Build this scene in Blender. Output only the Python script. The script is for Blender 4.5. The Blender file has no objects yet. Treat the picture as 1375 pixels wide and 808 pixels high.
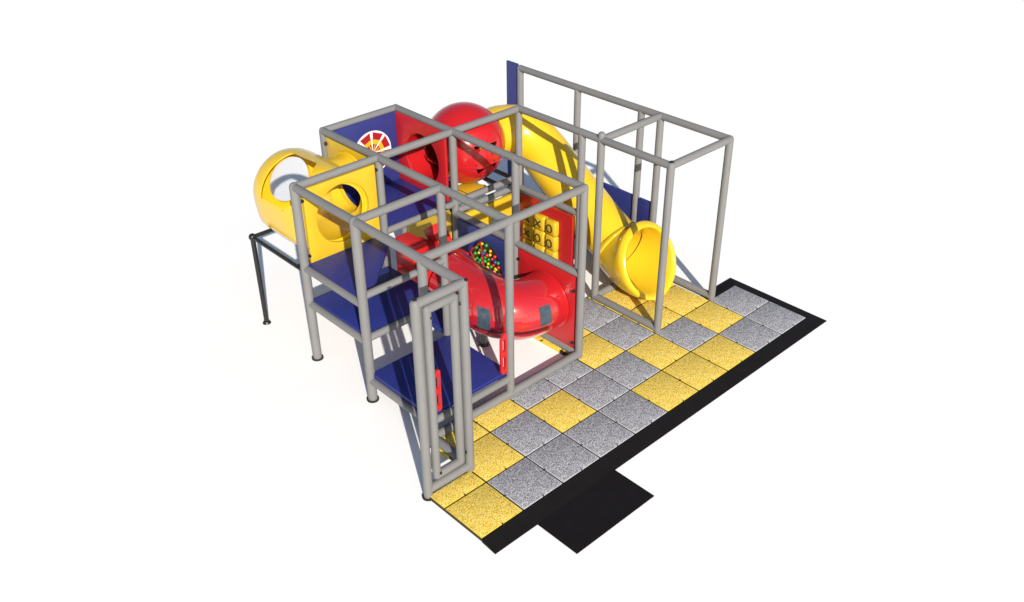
import bpy, bmesh, math, random
from mathutils import Vector, Matrix
random.seed(7)
U = 0.61                      # one floor tile = 0.61 m; everything below is written in tile units
PI = math.pi
scn = bpy.context.scene
col = scn.collection

# ------------------------------------------------------------------ materials
def new_mat(name):
    m = bpy.data.materials.new(name); m.use_nodes = True
    nt = m.node_tree; b = nt.nodes['Principled BSDF']
    return m, nt, b

def node(nt, t, **kw):
    n = nt.nodes.new(t)
    for k, v in kw.items(): setattr(n, k, v)
    return n

def plastic(name, rgb, rough=.3, var=.06, bump=.0, coat=0.0, scale=3.0, spec=.5):
    m, nt, b = new_mat(name)
    tc = node(nt, 'ShaderNodeTexCoord')
    nz = node(nt, 'ShaderNodeTexNoise'); nz.inputs['Scale'].default_value = scale
    nz.inputs['Detail'].default_value = 5
    nt.links.new(tc.outputs['Object'], nz.inputs['Vector'])
    rp = node(nt, 'ShaderNodeValToRGB')
    a = [max(0, c*(1-var)) for c in rgb]; c2 = [min(1, c*(1+var)) for c in rgb]
    rp.color_ramp.elements[0].position = .3; rp.color_ramp.elements[1].position = .7
    rp.color_ramp.elements[0].color = (*a, 1); rp.color_ramp.elements[1].color = (*c2, 1)
    nt.links.new(nz.outputs['Fac'], rp.inputs['Fac'])
    nt.links.new(rp.outputs['Color'], b.inputs['Base Color'])
    b.inputs['Roughness'].default_value = rough
    b.inputs['Specular IOR Level'].default_value = spec
    b.inputs['Coat Weight'].default_value = coat
    b.inputs['Coat Roughness'].default_value = .12
    if bump:
        n2 = node(nt, 'ShaderNodeTexNoise'); n2.inputs['Scale'].default_value = 90
        nt.links.new(tc.outputs['Object'], n2.inputs['Vector'])
        bp = node(nt, 'ShaderNodeBump'); bp.inputs['Strength'].default_value = bump
        bp.inputs['Distance'].default_value = .004
        nt.links.new(n2.outputs['Fac'], bp.inputs['Height']); nt.links.new(bp.outputs['Normal'], b.inputs['Normal'])
    return m

def rubber(name, stops, scale=165):
    """speckled crumb rubber: small voronoi crumbs of several tones"""
    m, nt, b = new_mat(name)
    tc = node(nt, 'ShaderNodeTexCoord')
    v = node(nt, 'ShaderNodeTexVoronoi'); v.inputs['Scale'].default_value = scale
    nt.links.new(tc.outputs['Object'], v.inputs['Vector'])
    sep = node(nt, 'ShaderNodeSeparateColor'); nt.links.new(v.outputs['Color'], sep.inputs['Color'])
    rp = node(nt, 'ShaderNodeValToRGB'); rp.color_ramp.interpolation = 'CONSTANT'
    el = rp.color_ramp.elements
    el[0].position = 0; el[0].color = (*stops[0][1], 1); el[1].position = stops[1][0]; el[1].color = (*stops[1][1], 1)
    for p, c in stops[2:]:
        e = el.new(p); e.color = (*c, 1)
    nt.links.new(sep.outputs['Red'], rp.inputs['Fac'])
    big = node(nt, 'ShaderNodeTexNoise'); big.inputs['Scale'].default_value = 2.2; big.inputs['Detail'].default_value = 4
    nt.links.new(tc.outputs['Object'], big.inputs['Vector'])
    mr = node(nt, 'ShaderNodeMapRange'); mr.inputs['To Min'].default_value = .86; mr.inputs['To Max'].default_value = 1.12
    nt.links.new(big.outputs['Fac'], mr.inputs['Value'])
    mx = node(nt, 'ShaderNodeVectorMath', operation='SCALE')
    nt.links.new(rp.outputs['Color'], mx.inputs[0]); nt.links.new(mr.outputs['Result'], mx.inputs['Scale'])
    nt.links.new(mx.outputs['Vector'], b.inputs['Base Color'])
    b.inputs['Roughness'].default_value = .85; b.inputs['Specular IOR Level'].default_value = .25
    bp = node(nt, 'ShaderNodeBump'); bp.inputs['Strength'].default_value = .35; bp.inputs['Distance'].default_value = .003
    nt.links.new(sep.outputs['Green'], bp.inputs['Height']); nt.links.new(bp.outputs['Normal'], b.inputs['Normal'])
    return m

M = dict(
    pipe   = plastic('grey_padding', (.178, .175, .171), .6, .05, .12, spec=.35),
    cap    = plastic('black_plastic', (.012, .012, .013), .45, .1),
    blackm = plastic('black_steel', (.009, .009, .010), .4, .1),
    blue   = plastic('blue_panel', (.024, .031, .155), .42, .05, .06, spec=.4),
    deckb  = plastic('blue_deck_vinyl', (.019, .029, .18), .5, .06, .25, spec=.4),
    yellow = plastic('yellow_plastic', (.70, .45, .016), .2, .03, .03, coat=.25, spec=.45),
    yellowp= plastic('yellow_panel', (.58, .375, .018), .38, .03, .05, spec=.4),
    red    = plastic('red_plastic', (.44, .011, .014), .2, .03, .03, coat=.25, spec=.5),
    redp   = plastic('red_panel', (.46, .013, .016), .35, .03, .05),
    redf   = plastic('red_vinyl_foam', (.50, .014, .012), .45, .04, .2),
    white  = plastic('white_plastic', (.8, .8, .8), .4, .02),
    green  = plastic('green_plastic', (.02, .25, .03), .3, .05),
    bluebl = plastic('blue_ball', (.03, .05, .3), .3, .05),
    brown  = plastic('dark_bead_backing', (.06, .03, .008), .5, .2, scale=30),
    mat    = plastic('black_ramp_rubber', (.0085, .0075, .008), .8, .1, .0, scale=6, spec=.12),
    floor  = plastic('white_floor', (.93, .915, .89), .9, .012, .0, scale=.6, spec=.0),
    seam   = plastic('dark_seam', (.02, .015, .008), .7, .1),
    gtile  = rubber('grey_crumb_rubber', [(0, (.05,.05,.055)), (.14, (.14,.14,.15)), (.32, (.28,.275,.295)), (.58, (.38,.37,.39)), (.82, (.64,.63,.65))]),
    ytile  = rubber('yellow_crumb_rubber', [(0, (.10,.065,.02)), (.09, (.42,.27,.045)), (.24, (.83,.55,.07)), (.62, (.90,.66,.11)), (.88, (.92,.80,.32))]),
    gedge  = plastic('grey_tile_edge', (.50, .50, .52), .8, .05),
    yedge  = plastic('yellow_tile_edge', (.72, .50, .02), .8, .05),
)
# clear pane: mostly transparent, slightly tinted, with a gloss
m, nt, b = new_mat('clear_pane'); nt.nodes.remove(b)
out = nt.nodes['Material Output']
tr = node(nt, 'ShaderNodeBsdfTransparent'); tr.inputs['Color'].default_value = (.93, .94, .95, 1)
gl = node(nt, 'ShaderNodeBsdfGlossy'); gl.inputs['Roughness'].default_value = .05
fr = node(nt, 'ShaderNodeFresnel'); fr.inputs['IOR'].default_value = 1.35
mx = node(nt, 'ShaderNodeMixShader')
nt.links.new(fr.outputs['Fac'], mx.inputs['Fac']); nt.links.new(tr.outputs['BSDF'], mx.inputs[1])
nt.links.new(gl.outputs['BSDF'], mx.inputs[2]); nt.links.new(mx.outputs['Shader'], out.inputs['Surface'])
M['pane'] = m
M['tube_refl'] = plastic('painted_reflection', (.045, .065, .085), .25, .3, scale=14)  # colour of the shaded floor reflected in the glossy red tube
M['darkred'] = plastic('dark_red_reflection', (.07, .008, .010), .4, .2)  # dark reflected line on the red tube, held in the colour
M['emblemred'] = plastic('badge_red', (.33, .010, .014), .4, .05)
M['redg'] = plastic('red_gloss', (.43, .011, .014), .13, .03, .0, coat=1.0, spec=.7)
M['redg'].node_tree.nodes['Principled BSDF'].inputs['Coat Roughness'].default_value = .04

# ------------------------------------------------------------------ mesh helpers
class MB:
    def __init__(s): s.v = []; s.f = []
    def add(s, vs, fs):
        o = len(s.v); s.v += [Vector(p) for p in vs]; s.f += [tuple(i+o for i in f) for f in fs]; return s
    def box(s, x0, x1, y0, y1, z0, z1, M4=None):
        vs = [Vector((x, y, z)) for z in (z0, z1) for y in (y0, y1) for x in (x0, x1)]
        if M4: vs = [M4 @ p for p in vs]
        return s.add(vs, [(0,2,3,1),(4,5,7,6),(0,1,5,4),(2,6,7,3),(0,4,6,2),(1,3,7,5)])
    def tube(s, p0, p1, r, n=24, r2=None, dome=True):
        """pipe with slightly domed ends"""
        p0 = Vector(p0); p1 = Vector(p1); d = (p1-p0).normalized()
        a = d.orthogonal().normalized(); bb = d.cross(a)
        r2 = r if r2 is None else r2
        st = []
        k = 5 if dome else 0
        if dome:
            for i in range(1, k+1): t = i/k*PI/2; st.append((p0 - d*r*math.cos(t)*(1 if dome is True else dome), r*math.sin(t)))
            st[-1] = (p0, r)
            st.append((p1, r2))
            for i in range(k-1, 0, -1): t = i/k*PI/2; st.append((p1 + d*r2*math.cos(t)*(1 if dome is True else dome), r2*math.sin(t)))
        else: st = [(p0, r), (p1, r2)]
        vs = []; fs = []
        for c, rr in st:
            for j in range(n):
                t = 2*PI*j/n; vs.append(c + (a*math.cos(t)+bb*math.sin(t))*rr)
        m = len(st)
        for i in range(m-1):
            for j in range(n):
                fs.append((i*n+j, i*n+(j+1) % n, (i+1)*n+(j+1) % n, (i+1)*n+j))
        fs.append(tuple(reversed(range(n)))); fs.append(tuple((m-1)*n+j for j in range(n)))
        return s.add(vs, fs)
    def loft(s, rings, close_u=False, cap=False):
        n = len(rings[0]); vs = [p for r in rings for p in r]; fs = []
        m = len(rings)
        for i in range(m if close_u else m-1):
            k = (i+1) % m
            for j in range(n): fs.append((i*n+j, i*n+(j+1) % n, k*n+(j+1) % n, k*n+j))
        if cap: fs.append(tuple(reversed(range(n)))); fs.append(tuple((m-1)*n+j for j in range(n)))
        return s.add(vs, fs)
    def prism(s, poly, z0, z1):
        n = len(poly)
        vs = [(x, y, z0) for x, y in poly] + [(x, y, z1) for x, y in poly]
        return s.add(vs, [tuple(reversed(range(n))), tuple(range(n, 2*n))] + [(i, (i+1) % n, n+(i+1) % n, n+i) for i in range(n)])
    def ball(s, c, r, n=12, m=8):
        c = Vector(c); vs = [c+Vector((0,0,r))]; fs = []
        for i in range(1, m):
            t = PI*i/m
            for j in range(n): p = 2*PI*j/n; vs.append(c+Vector((r*math.sin(t)*math.cos(p), r*math.sin(t)*math.sin(p), r*math.cos(t))))
        vs.append(c-Vector((0,0,r)))
        for j in range(n): fs.append((0, 1+j, 1+(j+1) % n))
        for i in range(m-2):
            for j in range(n): fs.append((1+i*n+j, 1+(i+1)*n+j, 1+(i+1)*n+(j+1) % n, 1+i*n+(j+1) % n))
        for j in range(n): fs.append((1+(m-2)*n+j, len(vs)-1, 1+(m-2)*n+(j+1) % n))
        return s.add(vs, fs)
    def slab_hole(s, axis, t0, t1, u0, u1, v0, v1, holes_r, cu, cv, n=64, rv=None):
        """rectangular panel with one round hole; axis 'x' -> (t,u,v)=(x,y,z), 'y' -> (u,t,v)"""
        rv = rv or holes_r
        angs = [2*PI*i/n for i in range(n)] + [math.atan2(b-cv, a-cu) % (2*PI) for a in (u0, u1) for b in (v0, v1)]
        angs = sorted(set(round(a, 6) for a in angs)); k = len(angs)
        def P(t, u, v): return Vector((t, u, v)) if axis == 'x' else Vector((u, t, v))
        inner = []; outer = []
        for a in angs:
            c, d = math.cos(a), math.sin(a)
            inner.append((cu+holes_r*c, cv+rv*d))
            ts = []
            if abs(c) > 1e-9: ts.append(((u1 if c > 0 else u0)-cu)/c)
            if abs(d) > 1e-9: ts.append(((v1 if d > 0 else v0)-cv)/d)
            t = min(ts); outer.append((cu+t*c, cv+t*d))
        rings = [[P(t0, *p) for p in inner], [P(t0, *p) for p in outer], [P(t1, *p) for p in outer], [P(t1, *p) for p in inner]]
        return s.loft(rings, close_u=True)
    def mesh(s, name, mats, loc=(0,0,0), smooth=True, bevel=0, sharp=35):
        me = bpy.data.meshes.new(name); L = Vector(loc)
        me.from_pydata([((p-L)*U)[:] for p in s.v], [], s.f)
        bm = bmesh.new(); bm.from_mesh(me)
        bmesh.ops.recalc_face_normals(bm, faces=bm.faces[:])
        if bevel:
            es = [e for e in bm.edges if len(e.link_faces) == 2 and e.calc_face_angle(0) > .6]
            bmesh.ops.bevel(bm, geom=es, offset=bevel*U, segments=2, affect='EDGES', profile=.6)
        bm.to_mesh(me); bm.free()
        for q in (mats if isinstance(mats, (list, tuple)) else [mats]): me.materials.append(q)
        if smooth:
            for p in me.polygons: p.use_smooth = True
            me.set_sharp_from_angle(angle=math.radians(sharp))
        return me

def tag(o, label=None, cat=None, group=None, kind=None):
    if label: o['label'] = label
    if cat: o['category'] = cat
    if group: o['group'] = group
    if kind: o['kind'] = kind
    return o
def link(name, me, parent=None, loc=(0,0,0)):
    o = bpy.data.objects.new(name, me); col.objects.link(o)
    if parent is not None:
        o.parent = parent; o.location = (Vector(loc)-Vector(BASE[parent.name]))*U
    else: o.location = Vector(loc)*U
    BASE[o.name] = tuple(loc)
    return o
BASE = {}
def thing(name, label, cat, loc, group=None):
    o = bpy.data.objects.new(name, None); col.objects.link(o); o.location = Vector(loc)*U
    o.empty_display_size = .1
    BASE[o.name] = tuple(loc)
    return tag(o, label, cat, group)
def part(name, mb, mat, parent, bevel=0, label=None, smooth=True, sharp=35):
    loc = BASE[parent.name]
    o = link(name, mb.mesh(name, mat, loc, smooth, bevel, sharp), parent, loc)
    if label: o['label'] = label
    return o
def solo(name, mb, mat, loc, label, cat, bevel=0, group=None, kind=None):
    o = link(name, mb.mesh(name, mat, loc, True, bevel), None, loc)
    return tag(o, label, cat, group, kind)

def boolean(o, cutters, op='DIFFERENCE'):
    """cut the meshes for good; the cutters are removed again"""
    for mb in cutters:
        loc = BASE[o.name]
        c = bpy.data.objects.new('cutter', mb.mesh('cutter', M['seam'], loc, False)); col.objects.link(c)
        c.matrix_world = Matrix.Translation(Vector(loc)*U)
        md = o.modifiers.new('cut', 'BOOLEAN'); md.object = c; md.operation = op; md.solver = 'EXACT'
        bpy.context.view_layer.update()
        dg = bpy.context.evaluated_depsgraph_get()
        me = bpy.data.meshes.new_from_object(o.evaluated_get(dg))
        o.modifiers.clear(); old = o.data; o.data = me; bpy.data.meshes.remove(old)
        cm = c.data; bpy.data.objects.remove(c); bpy.data.meshes.remove(cm)
    for p in o.data.polygons: p.use_smooth = True
    o.data.set_sharp_from_angle(angle=math.radians(35))

def ring(c, a, b, ra, rb, n=48, pw=1.0):
    c = Vector(c); out = []
    for j in range(n):
        t = 2*PI*j/n; out.append(c + a*ra*math.cos(t) + b*rb*math.sin(t))
    return out
def catmull(P, k=10):
    P = [Vector(p) for p in P]; Q = [2*P[0]-P[1]] + P + [2*P[-1]-P[-2]]; out = []
    for i in range(1, len(Q)-2):
        for j in range(k):
            t = j/k; a, b, c, d = Q[i-1], Q[i], Q[i+1], Q[i+2]
            out.append(.5*((2*b)+(c-a)*t+(2*a-5*b+4*c-d)*t*t+(3*b-a-3*c+d)*t**3))
    out.append(P[-1]); return out
def shell(path, radii, thick=.04, n=56, start_dir=None, end_dir=None):
    """hollow tube along a path: outer and inner skin joined at both ends"""
    path = [Vector(p) for p in path]; R0 = []; R1 = []
    up = Vector((0, 0, 1)); prev = None
    for i, p in enumerate(path):
        if i == 0: d = Vector(start_dir) if start_dir else path[1]-p
        elif i == len(path)-1: d = Vector(end_dir) if end_dir else p-path[i-1]
        else: d = path[i+1]-path[i-1]
        d.normalize()
        a = d.cross(up).normalized(); b = a.cross(d).normalized()
        r = radii[i] if isinstance(radii, (list, tuple)) else radii
        R0.append(ring(p, a, b, r, r, n)); R1.append(ring(p, a, b, r-thick, r-thick, n))
    mb = MB(); mb.loft(R0 + R1[::-1], close_u=True); return mb

# ------------------------------------------------------------------ grid
X = {1: 1.02, 3: 3.06, 5: 5.08, 7: 7.10, 9: 9.10}
Y = {8: 8.58, 6: 6.54, 4: 4.51, 2: 2.55}
YJ = 1.47; YA = 2.03; YB = 3.94; H = 4.03; G0 = -.085; RP = .086; RB = .083

# ground, mats ------------------------------------------------------
g = MB().add([(-250, -250, G0), (250, -250, G0), (250, 250, G0), (-250, 250, G0)], [(0, 1, 2, 3)])
o = link('ground', g.mesh('ground', M['floor'], (0, 0, G0), False), None, (0, 0, G0)); o['kind'] = 'structure'

mb = MB()
e = -.082   # bottom of the sloping strip, just above the floor
def ramp(a0, a1, b0, b1, lo=-.068):
    """a0->a1 inner edge (high), b0->b1 outer edge (low)"""
    hi = -.003
    vs = [(*a0, e), (*a1, e), (*b1, e), (*b0, e), (*a0, hi), (*a1, hi), (*b1, lo), (*b0, lo)]
    mb.add(vs, [(0,3,2,1), (4,5,6,7), (0,1,5,4), (1,2,6,5), (2,3,7,6), (3,0,4,7)])
ramp((0, -.01), (10.0, -.01), (-.02, -.365), (10.31, -.345))
ramp((10.0, -.01), (10.0, 2.0), (10.31, -.345), (10.31, 2.34))
ramp((9.1, 2.01), (10.0, 2.01), (9.1, 2.34), (10.31, 2.34))
solo('rubber_ramp_edge', mb, M['mat'], (5, -.2, e), 'long black sloped border around the front and right side of the speckled tiles', 'ramp edging')
mb = MB().add([(.98, -.355, e), (3.0, -.355, e), (3.0, -1.31, e), (.98, -1.31, e), (.98, -.355, -.066), (3.0, -.355, -.066), (3.0, -1.31, -.07), (.98, -1.31, -.07)],
              [(0,1,2,3), (4,7,6,5), (0,4,5,1), (1,5,6,2), (2,6,7,3), (3,7,4,0)])
solo('entrance_mat', mb, M['mat'], (2, -.8, e), 'black rectangular mat sticking out from the long black border at the front', 'mat')

# tiles ---------------------------------------------------------------
rows = {0: 'YGGGGYYYGG', 1: 'YYGYGGYGYG', 2: '.YYGGYGYY.', 3: '.....YGYY.'}
names = 'first second third fourth fifth sixth seventh eighth ninth tenth'.split()
rown = {0: 'front row along the black border', 1: 'second row from the black border', 2: 'third row from the black border', 3: 'back row'}
for y, s in rows.items():
    for x, ch in enumerate(s):
        if ch == '.': continue
        x0, x1, y0, y1 = x, x+1, y, y+1
        if (x, y) == (0, 1): y1 = 1.45
        if y == 2 and x < 5: y1 = 2.80
        if x == 4 and y == 2: x1 = 4.99
        if y == 3: y1 = 4.10
        if (x, y) == (1, 2): x0 = .94
        if x == 5 and y == 3: x0 = 4.95
        gp = .016
        mb = MB().box(x0+gp, x1-gp, y0+gp, y1-gp, -.08, -.004)
        me = mb.mesh('floor_tile', [M['gtile'] if ch == 'G' else M['ytile'], M['gedge'] if ch == 'G' else M['yedge']], (x0+.5, y0+.5, -.08), True, .011)
        for p in me.polygons: p.material_index = 0 if p.normal.z > .98 else 1
        t = link('floor_tile', me, None, (x0+.5, y0+.5, -.08))
        cn = 'grey' if ch == 'G' else 'yellow'
        k = sum(1 for q in s[:x] if q == ch) + 1; tot = s.count(ch)
        if y == 0: where = 'in the front row by the black edge'
        elif y == 1: where = 'in the second row from the black edge'
        elif y == 2: where = 'in the third row from the black edge'
        else: where = 'in the fourth row, farthest back'
        which = 'only' if tot == 1 else (names[k-1] + ' of the') if True else ''
        lab = f"speckled {cn} tile, {names[k-1]} {cn} from the left {where}"
        tag(t, lab, 'floor tile', 'speckled rubber floor tiles', 'thing')
        # connector pins across the seams on the front and left sides
        cx = (x0+x1)/2; cy = (y0+y1)/2
        if y > 0 or True:
            pb = MB().box(cx-.011, cx+.011, y0-.028, y0+.030, -.02, .0015)
            part('connector_pin', pb, M['seam'], t)
        if x > 0:
            pb = MB().box(x0-.030, x0+.028, cy-.011, cy+.011, -.02, .0015)
            part('connector_pin', pb, M['seam'], t)

# sub-layer so that seams look dark
mb = MB()
mb.prism([(.01, .01), (9.99, .01), (9.99, 1.99), (8.99, 1.99), (8.99, 4.09), (4.97, 4.09), (4.97, 2.79), (.97, 2.79), (.97, 1.44), (.01, 1.44)], -.083, -.014)
tag(link('tile_underlay', mb.mesh('tile_underlay', M['seam'], (5, 1, -.083), False), None, (5, 1, -.083)), None, None, None, 'structure')

# ------------------------------------------------------------------ main frame
fr_ = thing('play_frame', 'grey pipe climbing frame with blue decks, holding the coloured panels and tubes', 'play frame', (X[3], Y[4], G0))
tw = thing('slide_frame', 'tall grey pipe frame at the right that stands around the yellow tube slide', 'pipe frame', (X[9], YA, G0))
gt = thing('entry_gate', 'narrow grey pipe gateway with an inner pipe loop, at the corner beside the yellow tiles', 'gate', (0, YJ, G0))

def post(parent, x, y, top=H, z0=G0, r=RP, foot=True):
    if (x, y) in ((X[1], Y[6]), (X[1], Y[4])): r = .098      # the two outer posts are fatter
    p = part('post', MB().tube((x, y, z0+.02), (x, y, top), r), M['pipe'], parent)
    if foot:
        f = MB().tube((x, y, z0+.001), (x, y, z0+.035), r+.03, 24, dome=False)
        part('foot', f, M['cap'], p)
    return p
def rail(parent, a, b, r=RB): return part('rail', MB().tube(a, b, r), M['pipe'], parent)
for x, y in [(1, 6), (1, 4), (1, 2), (3, 8), (3, 6), (3, 4), (3, 2), (5, 8), (5, 6), (5, 4), (5, 2), (7, 6), (7, 4)]:
    post(fr_, X[x], Y[y])
# top rails
T = H
for a, b in [((X[1], Y[6]), (X[7], Y[6])), ((X[3], Y[8]), (X[5], Y[8])), ((X[1], Y[4]), (X[3], Y[4])), ((X[1], Y[2]), (X[5], Y[2])),
             ((X[1], Y[6]), (X[1], YJ)), ((X[3], Y[8]), (X[3], Y[2])), ((X[5], Y[8]), (X[5], Y[2])), ((X[7], Y[6]), (X[7], YB))]:
    rail(fr_, (*a, T), (*b, T))
# deck and mid rails
def R(x0, y0, x1, y1, z, r=.078): rail(fr_, (x0, y0, z), (x1, y1, z), r)
R(X[1], Y[6], X[1], Y[4], 2.2); R(X[1], Y[4], X[3], Y[4], 2.2+.20); R(X[1], Y[6], X[3], Y[6], 2.12)
R(X[1], Y[6], X[1], Y[4], 1.34); R(X[1], Y[4], X[3], Y[4], 1.42); R(X[1], Y[6], X[3], Y[6], 1.36)
R(X[1], Y[4], X[1], Y[2], .42); R(X[1], Y[2], X[3], Y[2], .47); R(X[3], Y[4], X[3], Y[2], .47, .07)
R(X[3], Y[6], X[5], Y[6], 2.28); R(X[3], Y[8], X[5], Y[8], 2.2); R(X[3], Y[8], X[3], Y[6], 2.15)
R(X[5], Y[6], X[5], Y[2], 2.05); R(X[7], Y[6], X[7], Y[4], 2.03)
R(X[5], Y[6], X[7], Y[6], 2.30); R(X[5], Y[6], X[7], Y[6], 2.07)
R(X[1], Y[2], X[5], Y[2], .09, .09); R(X[5], Y[2], X[5], Y[4], .09, .09); R(X[1], YJ, X[1], Y[2], .09, .09)
# decks
def deck(poly, top, th=.1):
    return part('deck', MB().prism(poly, top-th, top), M['deckb'], fr_, .012)
deck([(X[1]+.02, Y[2]+.08), (X[3]+.03, Y[2]+.08), (X[3]+.03, Y[4]-.02), (X[1]+.02, Y[4]-.02)], .60)
deck([(X[1]+.03, Y[4]+.07), (X[3]-.02, Y[4]+.07), (X[3]-.02, Y[6]-.07), (X[1]+.03, Y[6]-.07)], 1.47)
deck([(X[1]+.02, Y[4]+.12), (X[1]+.28, Y[4]+.12), (X[3]-.05, Y[6]-.30), (X[3]-.05, Y[6]-.05), (X[1]+.02, Y[6]-.05)], 2.28)
deck([(X[3]+.06, Y[6]+.03), (X[5]-.05, Y[6]+.03), (X[5]-.05, Y[8]-.06), (X[3]+.06, Y[8]-.06)], 2.32)
deck([(X[3]+.05, Y[4]+.1), (X[5]-.06, Y[4]+.1), (X[5]-.06, Y[6]-.08), (X[3]+.05, Y[6]-.08)], .56)
# end plugs
def plug(parent, c, d, r=.035):
    c = Vector(c); d = Vector(d).normalized()
    part('end_plug', MB().tube(c, c+d*.02, r, 12, dome=False), M['cap'], parent)

# tower
for x, y, t in [(7, YA, H), (9, YA, H), (9, YB, H), (7, YB, H+.10), (9, Y[8], H), (9, Y[6], H-.06), (9, Y[4], H-.06)]:
    post(tw, X[x], y, t)
for a, b in [((X[7], YA, H), (X[7], YB, H)), ((X[9], YA, H), (X[9], Y[8], H)), ((X[7], YA, H), (X[9], YA, H)), ((X[7], YB, H), (X[9], YB, H))]:
    rail(tw, a, b)
for a, b in [((X[7], YA, .06), (X[7], YB, .06)), ((X[9], YA, .06), (X[9], Y[8], .06)), ((X[7], YB, .06), (X[9], YB, .06))]:
    rail(tw, a, b, .088)
plug(tw, (X[7]-.02, YA-.03, H+.098), (0, 0, 1), .045)

# gate
post(gt, 0.04, YJ+.02); post(gt, X[1], YJ)
rail(gt, (0.04, YJ+.02, H), (X[1], YJ, H)); rail(gt, (0.04, YJ+.02, .10), (X[1], YJ, .10), .085)
rg = .078; xa, xb = .235, .80
lp = MB().tube((xa, YJ-.01, .34), (xa, YJ-.01, 3.86), rg); part('inner_loop_pipe', lp, M['pipe'], gt)
lp = MB().tube((xb, YJ-.01, .34), (xb, YJ-.01, 3.86), rg); part('inner_loop_pipe', lp, M['pipe'], gt)
lp = MB().tube((xa, YJ-.01, .34), (xb, YJ-.01, .34), rg); part('inner_loop_pipe', lp, M['pipe'], gt)
lp = MB().tube((xa, YJ-.01, 3.86), (xb, YJ-.01, 3.86), rg); part('inner_loop_pipe', lp, M['pipe'], gt)
plug(gt, (.02, YJ, H+.098), (0, 0, 1), .045); plug(gt, (X[1]+.02, YJ-.06, H+.07), (0, -.6, 1), .03)
plug(gt, (xb+.05, YJ-.05, 3.92), (.5, -.6, 1), .028)
for z in (3.7, .5): plug(gt, (xb+.09, YJ-.05, z), (1, -.3, 0), .03)
for z in (3.72, .42): plug(gt, (xa+.03, YJ-.088, z), (0, -1, 0), .024)

# ------------------------------------------------------------------ grips
def grip(x0, x1, y, z0, z1, label):
    mb = MB()
    cx = (x0+x1)/2; w = (x1-x0)/2; t = .03
    # outline with chamfered outer corners, two slots
    def P(u, v, s): return Vector((u, y+s*t, v))
    zs = (z1-z0)
    cuts = [(z0+.16*zs-.02, z0+.44*zs), (z0+.56*zs, z0+.86*zs)]
    out = [(x0, z0+.06), (x0+.05, z0), (x1-.03, z0), (x1, z0+.03), (x1, z1-.03), (x1-.03, z1), (x0+.09, z1), (x0, z1-.14)]
    n = len(out)
    mb.add([P(u, v, -1) for u, v in out]+[P(u, v, 1) for u, v in out], [tuple(range(n)), tuple(reversed(range(n, 2*n)))]+[(i, (i+1) % n, n+(i+1) % n, n+i) for i in range(n)])
    o = solo('hand_grip', mb, M['redp'], (cx, y, z0), label, 'hand grip', .012, 'red slotted hand grips at the low deck')
    cs = []
    for a, b in cuts:
        c = MB(); pts = []
        r = w*.42
        for k in range(9): th = PI*k/8; pts.append((cx+r*math.cos(th), b-r+r*math.sin(th)))
        for k in range(9): th = PI+PI*k/8; pts.append((cx+r*math.cos(th), a+r+r*math.sin(th)))
        m = len(pts)
        c.add([Vector((u, y-.1, v)) for u, v in pts]+[Vector((u, y+.1, v)) for u, v in pts], [tuple(range(m)), tuple(reversed(range(m, 2*m)))]+[(i, (i+1) % m, m+(i+1) % m, m+i) for i in range(m)])
        cs.append(c)
    boolean(o, cs)
grip(1.10, 1.27, Y[2], .66, 1.60, 'red slotted hand grip seen inside the narrow gateway, by the low blue deck')
grip(2.80, 2.96, Y[2], .66, 1.63, 'red slotted hand grip on the post below the red curved tube')

# ------------------------------------------------------------------ panels
def bolts(parent, pts, d, r=.035):
    for p in pts: part('bolt', MB().tube(p, Vector(p)+Vector(d)*.05, r, 10, dome=False), M['cap'], parent)

pn = thing('round_hole_panel', 'yellow square panel with a round opening facing the front, above the left decks', 'panel', (2.05, Y[6], 2.25))
p = part('board', MB().slab_hole('y', Y[6]-.05, Y[6]+.02, 1.16, 2.92, 2.26, 3.93, .65, 2.05, 3.12), M['yellowp'], pn, .008)
bolts(pn, [(1.13, Y[6]-.02, 2.45), (1.13, Y[6]-.02, 3.7), (2.95, Y[6]-.02, 3.8)], (0, -1, 0))
pn = thing('side_hole_panel', 'yellow square panel where the elbow tube ends, next to the blue badge panel', 'panel', (X[3], 7.55, 2.25))
part('board', MB().slab_hole('x', X[3]-.035, X[3]+.035, 6.66, 8.46, 2.26, 3.93, .60, 7.55, 3.12), M['yellowp'], pn, .008)
bolts(pn, [(X[3]-.02, 8.44, 3.78), (X[3]-.02, 8.44, 2.5)], (-1, 0, 0), .045)
pn = thing('red_hole_panel', 'red square panel with a round opening leading into the red ball', 'panel', (X[5], 7.55, 2.25))
part('board', MB().slab_hole('x', X[5]-.145, X[5]-.09, 6.64, 8.43, 2.33, 4.01, .60, 7.50, 3.12), M['redp'], pn, .008)
pn = thing('lower_red_panel', 'red panel at the lower right end of the red curved tube', 'panel', (X[5], 3.5, .15))
part('board', MB().slab_hole('x', X[5]-.035, X[5]+.035, 2.67, 4.40, .14, 1.96, .60, 3.50, 1.08), M['redp'], pn, .008)
bolts(pn, [(X[5]-.03, 2.70, z) for z in (.32, 1.62)]+[(X[5]-.03, 4.36, z) for z in (1.72, .4)], (-1, 0, 0), .035)

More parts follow.
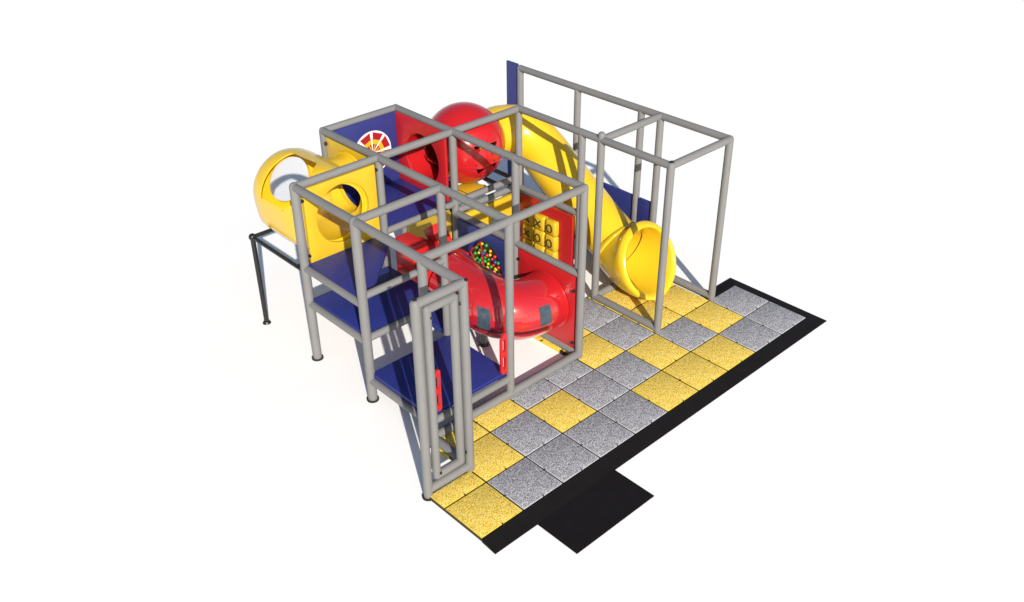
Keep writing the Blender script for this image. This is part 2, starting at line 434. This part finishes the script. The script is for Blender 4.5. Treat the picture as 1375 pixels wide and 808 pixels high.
# blue emblem panel
pn = thing('emblem_panel', 'blue panel with a white round badge of red and yellow segments at the back left', 'panel', (4.07, Y[8], 2.3))
part('board', MB().box(X[3]+.10, X[5]-.05, Y[8]-.145, Y[8]-.092, 2.30, 4.01), M['blue'], pn, .008)
ec = Vector((4.22, Y[8]-.146, 3.20))
def flat(poly, y0, y1):
    n = len(poly); mb = MB()
    mb.add([Vector((u, y0, v)) for u, v in poly]+[Vector((u, y1, v)) for u, v in poly], [tuple(range(n)), tuple(reversed(range(n, 2*n)))]+[(i, (i+1) % n, n+(i+1) % n, n+i) for i in range(n)])
    return mb
bd = part('badge', flat([(ec.x+.53*math.cos(2*PI*i/64), ec.z+.53*math.sin(2*PI*i/64)) for i in range(64)], ec.y-.012, ec.y), M['white'], pn)
def wedge(mb, k, N, r0, r1, g, yy, th=.008, off=0):
    a0 = 2*PI*(k+off)/N+g; a1 = 2*PI*(k+1+off)/N-g
    q = flat([(ec.x+r*math.cos(a), ec.z+r*math.sin(a)) for r, a in ((r0, a0), (r1, a0+.0), (r1, a1), (r0, a1))], yy-th, yy)
    mb.add(q.v, q.f)
m1 = MB(); m2 = MB(); m3 = MB(); m4 = MB()
for k in range(8):
    wedge(m1, k, 8, .335, .505, .085, ec.y-.0125, off=0)
    wedge(m2, k, 8, .235, .335, .05, ec.y-.0125, off=0)
    wedge(m3, k, 8, .06, .225, .10, ec.y-.0125, off=0)
for k in range(8):
    a = 2*PI*(k+.5)/8
    q = flat([(ec.x+.05*math.cos(a-.3), ec.z+.05*math.sin(a-.3)), (ec.x+.24*math.cos(a-.04), ec.z+.24*math.sin(a-.04)), (ec.x+.24*math.cos(a+.04), ec.z+.24*math.sin(a+.04)), (ec.x+.05*math.cos(a+.3), ec.z+.05*math.sin(a+.3))], ec.y-.021, ec.y-.0135)
    m4.add(q.v, q.f)
part('outer_segments', m1, M['emblemred'], bd); part('middle_segments', m2, M['yellowp'], bd)
part('inner_segments', m3, M['emblemred'], bd); part('star_rays', m4, M['yellowp'], bd)

# ball panel
pn = thing('ball_window_panel', 'blue panel with an oval window full of small coloured balls, behind the red curved tube', 'play panel', (X[5], 5.5, .1))
part('board', MB().slab_hole('x', X[5]-.035, X[5]+.035, 4.63, 6.43, .02, 1.93, .58, 5.50, .90, rv=.78), M['blue'], pn, .008)
bk = MB().loft([ring((X[5]+q, 5.50, .90), Vector((0, 1, 0)), Vector((0, 0, 1)), .60, .80, 48) for q in (.036, .056)], cap=True); part('backing', bk, M['brown'], pn)
cols = [M['green'], M['yellowp'], M['redp'], M['bluebl'], M['green'], M['yellowp'], M['green']]
pts = []
tries = 0
while len(pts) < 85 and tries < 8000:
    tries += 1
    a = random.uniform(0, 2*PI); r = .55*math.sqrt(random.random())
    c = (5.50+r*math.cos(a), .90+1.33*r*math.sin(a))
    if all((c[0]-q[0])**2+(c[1]-q[1])**2 > .094**2 for q in pts): pts.append(c)
for i, (yy, zz) in enumerate(pts):
    part('ball', MB().ball((X[5]-.03, yy, zz), random.uniform(.036, .05), 12, 8), random.choice(cols), pn)
for a, b in [((6.0, 1.25), (5.52, .72)), ((5.62, 1.64), (5.52, .72)), ((5.52, .72), (4.96, 1.05)), ((5.52, .72), (5.40, .17)), ((5.62, 1.64), (6.0, 1.25)), ((5.42, .35), (4.98, .75))]:
    part('divider', MB().tube((X[5]-.05, *a), (X[5]-.05, *b), .02, 8, dome=False), M['redp'], pn)

# noughts and crosses panel
pn = thing('noughts_and_crosses_panel', 'red panel with yellow blocks marked X and O, in front of the slide', 'play panel', (X[7], 5.5, .1))
y0_, y1_, z0_, z1_ = 5.10, 6.27, .42, 1.62
xf = X[7]-.06
fb = MB()
fb.box(xf, X[7]+.03, 4.68, y0_, .12, 1.90); fb.box(xf, X[7]+.03, y1_, 6.42, .12, 1.90)
fb.box(xf, X[7]+.03, y0_, y1_, z1_, 1.90); fb.box(xf, X[7]+.03, y0_, y1_, .12, z0_)
part('board', fb, M['redp'], pn)
cw = (y1_-y0_)/3; chh = (z1_-z0_)/3
marks = [['X', 'X', 'O'], ['X', 'O', 'O'], ['X', 'X', 'X']]
for ci in range(3):
    yc = y1_-cw*(ci+.5)
    for ri in range(3):
        zc = z1_-chh*(ri+.5)
        # rounded block: profile of a vertical bulging drum
        xc = X[7]-.02; n = 28
        prof = []
        hw = cw*.5-.016; hh = chh*.5-.012
        rings = []
        for k, (zz, s) in enumerate([(-hh, .80), (-hh*.93, .90), (-hh*.75, .98), (0, 1.0), (hh*.75, .98), (hh*.93, .90), (hh, .80)]):
            rr = []
            for j in range(n):
                th = 2*PI*j/n; c, d = math.cos(th), math.sin(th)
                pw = .42
                rr.append(Vector((xc+.17*(s*1.5-.5)*math.copysign(abs(c)**pw, c), yc+hw*(s*.8+.2)*math.copysign(abs(d)**pw, d), zc+zz)))
            rings.append(rr)
        bl = part('block', MB().loft(rings, cap=True), M['yellowp'], pn, sharp=50)
        mk = MB(); xm = xc-.174; rr = .088
        if marks[ri][ci] == 'X':
            mk.tube((xm, yc+rr, zc+rr), (xm, yc-rr, zc-rr), .016, 8, dome=False).tube((xm-.003, yc-rr, zc+rr), (xm-.003, yc+rr, zc-rr), .016, 8, dome=False)
        else:
            for k in range(20):
                a, b2 = 2*PI*k/20, 2*PI*(k+1)/20
                mk.tube((xm, yc+.085*math.cos(a), zc+.1*math.sin(a)), (xm, yc+.085*math.cos(b2), zc+.1*math.sin(b2)), .015, 6, dome=False)
        part('cross_mark' if marks[ri][ci] == 'X' else 'nought_mark', mk, M['seam'], bl)
for yy in (y1_-cw, y1_-2*cw): part('column_divider', MB().box(X[7]-.10, X[7]+.01, yy-.012, yy+.012, z0_, z1_), M['yellowp'], pn)

# blue walls by the slide
mb = MB().box(X[9]-.03, X[9]+.03, Y[8]+.09, Y[8]+.50, G0+.02, H+.09)
solo('tall_blue_panel', mb, M['blue'], (X[9], Y[8]+.3, G0), 'tall narrow blue panel standing behind the top end of the slide', 'panel', .008)
pn = thing('low_blue_panel', 'low dark blue wall panel behind the lower half of the yellow slide', 'panel', (X[9], 5.2, G0))
part('board', MB().box(X[9]-.04, X[9]+.04, YB+.1, Y[4]-.1, .15, 1.81), M['blue'], pn, .008)
part('board', MB().box(X[9]-.04, X[9]+.04, Y[4]+.1, Y[6]-.1, .15, 1.81), M['blue'], pn, .008)

# yellow arch panel under rear rails
pn = thing('yellow_arch_panel', 'yellow panel with arched openings under the double rail beneath the red ball', 'panel', (6.1, Y[6], .05))
o = part('board', MB().box(X[5]+.12, X[7]-.12, Y[6]-.05, Y[6]+.04, .05, 1.93), M['yellowp'], pn, .01)
def arch(cx, w, z0, z1):
    pts = [(cx-w, z0), (cx+w, z0)]+[(cx+w*math.cos(PI*k/16), z1-w*.8+w*.8*math.sin(PI*k/16)) for k in range(17)]
    q = flat(pts, Y[6]-.3, Y[6]+.3); return q
boolean(o, [arch(5.62, .34, -.2, 1.38), arch(6.38, .28, -.2, 1.52)])
pn = thing('yellow_ledge', 'flat yellow ledge tucked right under the red ball behind the rails', 'ledge', (5.7, 7.0, 2.2))
part('board', MB().prism([(5.2, 6.68), (6.22, 6.68), (6.30, 6.85), (6.08, 7.30), (5.2, 7.30)], 2.16, 2.24), M['yellowp'], pn, .01)
part('seam_strip', MB().box(5.64, 5.66, 6.70, 7.28, 2.235, 2.246), M['seam'], pn)
solo('yellow_side_wall', MB().box(X[5]-.03, X[5]+.03, 6.70, 8.42, .2, 1.98), M['yellowp'], (X[5], 7.55, .2), 'yellow wall under the blue emblem deck, glimpsed behind the middle posts', 'panel', .01)

# ------------------------------------------------------------------ yellow elbow tube
eb = thing('elbow_tube', 'bulging yellow elbow tube with a see through window, held up outside the left corner', 'crawl tube', (1.9, 7.6, 2.2))
EC = Vector((1.97, 0, 3.12))
def esec(y, k, n=64, sq=1.0):
    """one section across the tube: round on top, squarer towards the floor; k = size factor"""
    out = []
    for j in range(n):
        f = 2*PI*j/n; c, d = math.cos(f), math.sin(f)
        pw = 1.0 if d > 0 else 1.0-.42*sq*min(1, -d*2.2)*(1 if c < 0 else .4)
        out.append(Vector((EC.x+.90*k*math.copysign(abs(c)**pw, c), y, EC.z+.87*k*math.copysign(abs(d)**pw, d))))
    return out
prof = [(6.60, .76, 0), (6.63, .77, 0), (6.70, .84, .3), (6.82, .93, .7), (7.0, .98, 1), (7.4, 1.0, 1), (7.9, 1.0, 1), (8.15, 1.0, 1), (8.36, .985, 1), (8.50, .94, 1), (8.60, .86, .9), (8.65, .76, .8), (8.665, .66, .6)]
def body(dy, dk):
    rg = [esec(y+(dy if y > 8 else -dy*0), k-dk, sq=q) for y, k, q in prof]
    return rg
th = .035
o = part('shell', MB().loft(body(0, 0), cap=True), M['yellow'], eb)
def cyl_x(r): return MB().tube((1.97, 7.57, 3.12), (X[3]-.045 if r > .63 else X[3]+.3, 7.57, 3.12), r, 64, dome=False)
boolean(o, [cyl_x(.655)], 'UNION')
ib = [esec(6.3, .70, sq=0), esec(6.60, .70, sq=0)]+[esec(y, k-.04, sq=q) for y, k, q in prof[1:8]]+[esec(y-.035, k-.04, sq=q) for y, k, q in prof[8:]]
nn = Vector((-math.cos(math.radians(47)), 0, math.sin(math.radians(47)))); tt = Vector((nn.z, 0, -nn.x))
def nearprism(a0, a1, gr=0):
    pts = []
    for (cy, cs, f0) in ((8.02, .52, 0), (7.30, .56, 90), (6.96, .20, 135), (6.98, -.30, 190), (7.25, -.50, 240), (8.06, -.50, 290)):
        for k in range(7):
            f = math.radians(f0+70*k/6); rr = .08
            pts.append((cy+(rr+gr)*math.cos(f), cs+(rr+gr)*math.sin(f)))
    return MB().loft([[EC+Vector((0, y, 0))+tt*t+nn*h for y, t in pts] for h in (a0, a1)], cap=True)
boolean(o, [MB().loft(ib, cap=True), cyl_x(.62), nearprism(.2, 1.6), MB().tube((2.10, 8.3, 3.15), (2.10, 9.0, 3.15), .54, 56, dome=False)])
# clear window in the far end wall
wr = []
for k in range(7):
    t = k/6*PI/2; wr.append([Vector((2.10+.56*math.cos(t)*math.cos(2*PI*j/48), 8.655+.10*math.sin(t), 3.15+.56*math.cos(t)*math.sin(2*PI*j/48))) for j in range(48)])
part('window', MB().loft(wr[:-1]+[[p+(Vector((2.10, 8.755, 3.15))-p)*.97 for p in wr[-2]]], cap=False), M['pane'], eb)
part('window_trim', MB().loft([ring((2.10, y, 3.15), Vector((1, 0, 0)), Vector((0, 0, 1)), r, r, 56) for y, r in ((8.60, .54), (8.60, .525), (8.69, .525), (8.69, .60), (8.67, .60), (8.67, .54))], close_u=True), M['yellow'], eb)
for c, d in (((2.0, Y[6]+.06, 3.12), (0, 1, 0)), ((X[3]-.07, 7.57, 3.12), (1, 0, 0))):
    c = Vector(c); d = Vector(d); a = d.cross(Vector((0, 0, 1))); b = Vector((0, 0, 1))
    part('flange', MB().loft([ring(c+d*q, a, b, r, r, 56) for q, r in ((-.03, .655), (-.03, .72), (.02, .72), (.02, .655))], close_u=True), M['yellow'], eb, .005)

# ------------------------------------------------------------------ black stands
st = thing('black_support_stand', 'thin black pipe stand on the white floor holding up the yellow elbow tube', 'support stand', (.96, 8.55, G0))
zb = 2.16
def blk(name, a, b, r=.045): return part(name, MB().tube(a, b, r, 14), M['blackm'], st)
p = part('leg', MB().tube((.96, 8.55, G0+.02), (.96, 8.55, zb), .055, 14), M['blackm'], st)
part('foot', MB().tube((.96, 8.55, G0+.001), (.96, 8.55, G0+.05), .10, 20, .07, dome=False), M['blackm'], p)
part('collar', MB().ball((.96, 8.55, zb), .085, 14, 10), M['blackm'], st)
blk('side_rail', (.96, 8.55, zb), (.96, Y[6]+.1, zb)); blk('cross_rail', (.96, 8.55, zb), (X[3], 8.55, zb))
blk('cross_rail', (.96, Y[6]+.22, zb), (X[3], Y[6]+.22, zb))
st = thing('black_rear_stand', 'black pipe stand behind the red ball and the top of the slide', 'support stand', (7.1, 8.5, G0))
for x in (6.62, 7.12):
    blk('beam', (x, 6.70, 2.2-.03), (x, 8.6, 2.2-.03), .055)
    q = part('leg', MB().tube((x, 8.6, G0+.02), (x, 8.6, 2.17), .05, 14), M['blackm'], st)
    part('foot', MB().tube((x, 8.6, G0+.001), (x, 8.6, G0+.05), .10, 20, .07, dome=False), M['blackm'], q)
blk('cross_rail', (6.62, 8.6, 2.17), (8.1, 8.6, 2.17))
# support leg under red tube
st = thing('tube_support_leg', 'short grey leg with a black foot under the red curved tube', 'support leg', (4.0, 4.42, G0))
part('leg', MB().tube((4.0, 4.42, G0+.02), (4.0, 4.42, .62), .085, 18), M['pipe'], st)
part('foot', MB().tube((4.0, 4.42, G0+.001), (4.0, 4.42, G0+.06), .13, 22, .10, dome=False), M['cap'], st)

# ------------------------------------------------------------------ red curved tube
rt_ = thing('curved_tube', 'thick glossy red curved tube at the lower middle, beside the white floor patch', 'crawl tube', (4.2, 3.6, .4))
path = catmull([(X[5]-.04, 3.5, 1.08), (4.6, 3.48, 1.10), (4.16, 3.56, 1.15), (3.87, 3.86, 1.22), (3.79, 4.35, 1.27), (3.79, 5.20, 1.34)], 9)
part('shell', shell(path, .65, .035, 64, (-1, 0, 0), (0, 1, .05)), M['redg'], rt_)
def collar(path_pt, d, r0, r1, w, mat, parent, name='collar'):
    c = Vector(path_pt); d = Vector(d).normalized()
    a = d.cross(Vector((0, 0, 1))).normalized(); b = a.cross(d)
    rg = [ring(c-d*w/2, a, b, r1, r1, 56), ring(c-d*w/2, a, b, r0, r0, 56), ring(c+d*w/2, a, b, r0, r0, 56), ring(c+d*w/2, a, b, r1, r1, 56)]
    return part(name, MB().loft(rg, close_u=True), mat, parent, .006)
collar((X[5]-.055, 3.5, 1.08), (1, 0, 0), .60, .668, .03, M['redg'], rt_, 'flange')
collar(path[22], path[23]-path[21], .64, .658, .04, M['redg'], rt_, 'seam_band')

def patch(name, i0, i1, a0, a1, mat, r0=.646, r1=.657, k=10, label=None, sk=0):
    """thin curved plate lying on the tube wall"""
    def pt(u, deg, r):
        i = int(u); f = u-i
        p = path[i].lerp(path[min(i+1, len(path)-1)], f); d = (path[min(i+2, len(path)-1)]-path[i-1]).normalized()
        a = d.cross(Vector((0, 0, 1))).normalized(); b = a.cross(d); t = math.radians(deg)
        return p + a*r*math.cos(t) + b*r*math.sin(t)
    n = max(3, int((i1-i0)*2)); lo = []; hi = []
    for r, lst in ((r0, lo), (r1, hi)):
        for q in range(n+1): lst.append([pt(i0+(i1-i0)*q/n+sk*(j/k-.5), a0+(a1-a0)*j/k, r) for j in range(k+1)])
    rings = [lo[q]+hi[q][::-1] for q in range(n+1)]
    return part(name, MB().loft(rings, cap=True), mat, rt_, label=label)
patch('window', 9.9, 14.2, 150, 190, M['tube_refl'], label='dark blue grey painted reflection near the red panel', sk=-.6)  # reflection of the shaded floor painted as a plate; no opening here
patch('window', 25.6, 28.6, 152, 196, M['tube_refl'], label='dark blue grey painted reflection near the bend', sk=-1.2)  # second painted reflection, by the bend; the tube wall is closed
patch('lower_reflection', 10.5, 29.5, 194, 201, M['darkred'], r1=.654)  # dark edge of the reflections, painted as a strip; no joint in the tube
# ------------------------------------------------------------------ red ball room
rb = thing('ball_room', 'large glossy red ball between the red holed panel and the yellow slide', 'crawl sphere', (6.2, 7.5, 2.1))
sc_ = Vector((6.23, 7.50, 3.13)); rs = .97
def hemi(z_lo, z_hi, r, th=.03, n=64, m=14):
    outer = []; inner = []
    for i in range(m+1):
        t = math.asin(max(-1, min(1, z_lo+(z_hi-z_lo)*i/m)))
        outer.append([sc_+Vector((r*math.cos(t)*math.cos(2*PI*j/n), r*math.cos(t)*math.sin(2*PI*j/n), r*math.sin(t))) for j in range(n)])
        inner.append([sc_+Vector(((r-th)*math.cos(t)*math.cos(2*PI*j/n), (r-th)*math.cos(t)*math.sin(2*PI*j/n), (r-th)*math.sin(t))) for j in range(n)])
    return MB().loft(outer+inner[::-1], close_u=True)
zsm = -.22
def hemi2(a0, a1, r, m=20):
    n = 72; th = .03; outer = []; inner = []
    for i in range(m+1):
        t = a0+(a1-a0)*i/m
        for lst, q in ((outer, r), (inner, r-th)):
            lst.append([sc_+Vector((q*math.cos(t)*math.cos(2*PI*j/n), q*math.cos(t)*math.sin(2*PI*j/n), q*math.sin(t))) for j in range(n)])
    mb = MB().loft(outer+inner[::-1], close_u=True); return mb
ts = math.asin(zsm)
cutW = MB().tube(sc_+Vector((-2, 0, 0)), sc_, .58, 40, dome=False); cutE = MB().tube(sc_, sc_+Vector((2, 0, 0)), .58, 40, dome=False)
up_ = part('upper_shell', hemi2(ts+.004, PI/2-.012, rs), M['red'], rb)
lo_ = part('lower_shell', hemi2(-PI/2+.012, ts-.004, rs-.012), M['red'], rb)
boolean(up_, [cutW, cutE]); boolean(lo_, [cutW, cutE])
# triangular peep holes low on the slide side
def tri_cut(az, el, pts, s):
    d = Vector((math.cos(el)*math.cos(az), math.cos(el)*math.sin(az), math.sin(el)))
    a = d.cross(Vector((0, 0, 1))).normalized(); b = a.cross(d)
    return MB().loft([[sc_+d*.6+a*u*s+b*v*s for u, v in pts], [sc_+d*1.4+a*u*s+b*v*s for u, v in pts]], cap=True)
A0 = math.radians(-104)
boolean(up_, [tri_cut(A0-.05, .24, [(-.9, .6), (1.0, .3), (.6, -.7)], .17), tri_cut(A0+.34, .14, [(-.9, .8), (.9, .9), (.5, -.9)], .17)])
boolean(lo_, [tri_cut(A0-.02, -.42, [(-1., .55), (.9, .6), (.3, -.6)], .16), tri_cut(A0+.42, -.40, [(-.7, -.8), (-.5, .7), (.9, .7)], .17)])
part('seam_flange', MB().loft([[sc_+Vector((r*math.cos(2*PI*j/72), r*math.sin(2*PI*j/72), z)) for j in range(72)] for r, z in ((.93, zsm*rs-.012), (.957, zsm*rs-.012), (.957, zsm*rs+.012), (.93, zsm*rs+.012))], close_u=True), M['red'], rb)
part('neck', shell([(X[5]-.088, 7.5, 3.13), (sc_.x-.72, 7.5, 3.13)], .61, .03), M['red'], rb)
for k in range(12):
    a_ = 2*PI*k/12+.1
    part('bolt', MB().ball(sc_+Vector((.965*math.cos(a_), .965*math.sin(a_), zsm*rs+.035)), .02, 8, 6), M['cap'], rb)

# ------------------------------------------------------------------ yellow slide
sl = thing('tube_slide', 'long yellow tube slide from the red ball to a flared exit on yellow tiles', 'slide', (8.1, 3.2, 0))
P = [(7.02, 7.5, 3.13), (7.45, 7.48, 3.12), (7.85, 7.30, 3.03), (8.08, 6.88, 2.72), (8.1, 6.3, 2.31), (8.1, 5.5, 1.79), (8.1, 4.75, 1.32), (8.1, 4.25, 1.03)]
path = catmull(P, 8)
n1 = 8*2+3; n2 = 8*5
for i0, i1 in ((0, n1), (n1, n2), (n2, len(path)-1)):
    seg = path[i0:i1+1]
    sd = (path[i0+1]-path[max(i0-1, 0)]); ed = (path[min(i1+1, len(path)-1)]-path[i1-1])
    part('tube_section', shell(seg, .615, .03, 64, sd, ed), M['yellow'], sl)
for i in (n1, n2):
    collar(path[i], path[i+1]-path[i-1], .61, .628, .035, M['yellow'], sl, 'joint_ring')
part('entry_flange', shell([(6.98, 7.5, 3.13), (7.03, 7.5, 3.13)], .635, .05), M['yellow'], sl)
# flared exit
def hs(c, n, rx, rz, k=64):
    n = Vector(n).normalized(); a = Vector((1, 0, 0)); b = a.cross(n).normalized()
    return ring(c, a, b, rx, rz, k)
S = [((8.1, 4.30, 1.06), (0, -.85, -.53), .615, .615), ((8.1, 4.22, 1.01), (0, -.87, -.48), .68, .68), ((8.1, 4.16, .98), (0, -.9, -.42), .69, .69),
     ((8.1, 4.13, .97), (0, -.9, -.4), .665, .665), ((8.1, 3.95, .93), (0, -.94, -.30), .72, .72), ((8.1, 3.72, .90), (0, -.98, -.12), .80, .79),
     ((8.1, 3.52, .90), (0, -.98, .12), .86, .86), ((8.1, 3.38, .91), (0, -.95, .28), .90, .90), ((8.1, 3.26, .92), (0, -.92, .38), .915, .935), ((8.1, 3.185, .925), (0, -.91, .40), .905, .925), ((8.1, 3.13, .93), (0, -.91, .41), .875, .895),
     ((8.1, 3.115, .94), (0, -.91, .41), .835, .85), ((8.1, 3.14, .94), (0, -.91, .41), .79, .80), ((8.1, 3.21, .94), (0, -.92, .38), .76, .77), ((8.1, 3.36, .93), (0, -.95, .28), .735, .74),
     ((8.1, 3.7, .93), (0, -.98, 0), .68, .68), ((8.1, 4.05, .96), (0, -.9, -.4), .60, .60), ((8.1, 4.30, 1.06), (0, -.85, -.53), .585, .585)]
part('flared_exit', MB().loft([hs(*s) for s in S], close_u=True), M['yellow'], sl, sharp=50)
part('exit_seam', MB().loft([hs((8.1, 3.97, .94), (0, -.94, -.3), r, r) for r in (.606, .60)]+[hs((8.1, 3.955, .938), (0, -.94, -.3), r, r) for r in (.60, .606)], close_u=True), M['seam'], sl)

# ------------------------------------------------------------------ red foam blocks
def foam(x0, x1, y0, y1, z0, z1, label, tilt=0, yaw=0):
    c = Vector(((x0+x1)/2, (y0+y1)/2, (z0+z1)/2))
    Mx = Matrix.Translation(c) @ Matrix.Rotation(yaw, 4, 'Z') @ Matrix.Rotation(tilt, 4, 'X') @ Matrix.Translation(-c)
    solo('foam_block', MB().box(x0, x1, y0, y1, z0, z1, Mx), M['redf'], (c.x, c.y, z0), label, 'foam block', .02, 'red foam steps in the middle bay')
foam(3.16, 3.52, 5.66, 6.30, 1.94, 2.22, 'flat topped red foam block left of the middle, just below the blue emblem deck rail')
foam(3.88, 4.26, 5.72, 6.20, 1.88, 2.22, 'tipped red foam block with a bright square face, right of the flat topped one', .9)
foam(3.60, 3.84, 5.70, 6.28, 1.72, 2.00, 'small red foam block wedged between the two upper red blocks')
foam(3.14, 4.40, 5.30, 5.62, 1.30, 1.74, 'long shaded red foam step, lowest of the red blocks above the middle deck')
foam(3.14, 3.50, 5.66, 6.30, .60, 1.92, 'shaded red foam block directly beneath the flat topped one')

# ------------------------------------------------------------------ camera, light
cam_p = Vector((-7.699, -9.097, 12.232))
cam = bpy.data.cameras.new('Camera'); co = bpy.data.objects.new('Camera', cam); col.objects.link(co)
Rm = Matrix(((0.7292, -0.6843, -0.0076), (0.3679, 0.3826, 0.8475), (0.577, 0.6208, -0.5307)))
r_, u_, f_ = [Vector(Rm[i]).normalized() for i in range(3)]
co.matrix_world = Matrix(((r_.x, u_.x, -f_.x, cam_p.x*U), (r_.y, u_.y, -f_.y, cam_p.y*U), (r_.z, u_.z, -f_.z, cam_p.z*U), (0, 0, 0, 1)))
cam.sensor_width = 36; cam.lens = 36*1305.76/1375; cam.clip_end = 1000
scn.camera = co

az = math.radians(61.8); el = math.radians(27.5)     # shadows fall towards az
sd = Vector((-math.cos(az)*math.cos(el), -math.sin(az)*math.cos(el), math.sin(el)))   # towards the sun
sun = bpy.data.lights.new('Sun', 'SUN'); sun.energy = 5.0; sun.angle = math.radians(.6); sun.color = (1, .95, .88)
so = bpy.data.objects.new('Sun', sun); col.objects.link(so)
so.rotation_euler = sd.to_track_quat('Z', 'Y').to_euler(); so.location = (-5, -8, 8)
w = bpy.data.worlds.new('World'); scn.world = w; w.use_nodes = True
nt = w.node_tree; bg = nt.nodes['Background']
sky = nt.nodes.new('ShaderNodeTexSky'); sky.sky_type = 'NISHITA'; sky.sun_disc = False
sky.sun_elevation = el; sky.sun_rotation = math.atan2(sd.x, sd.y)
nt.links.new(sky.outputs['Color'], bg.inputs['Color']); bg.inputs['Strength'].default_value = .09
scn.view_settings.view_transform = 'Standard'; scn.view_settings.look = 'None'
scn.view_settings.exposure = .26; scn.view_settings.gamma = 1
scn.cycles.max_bounces = 8; scn.cycles.transparent_max_bounces = 12
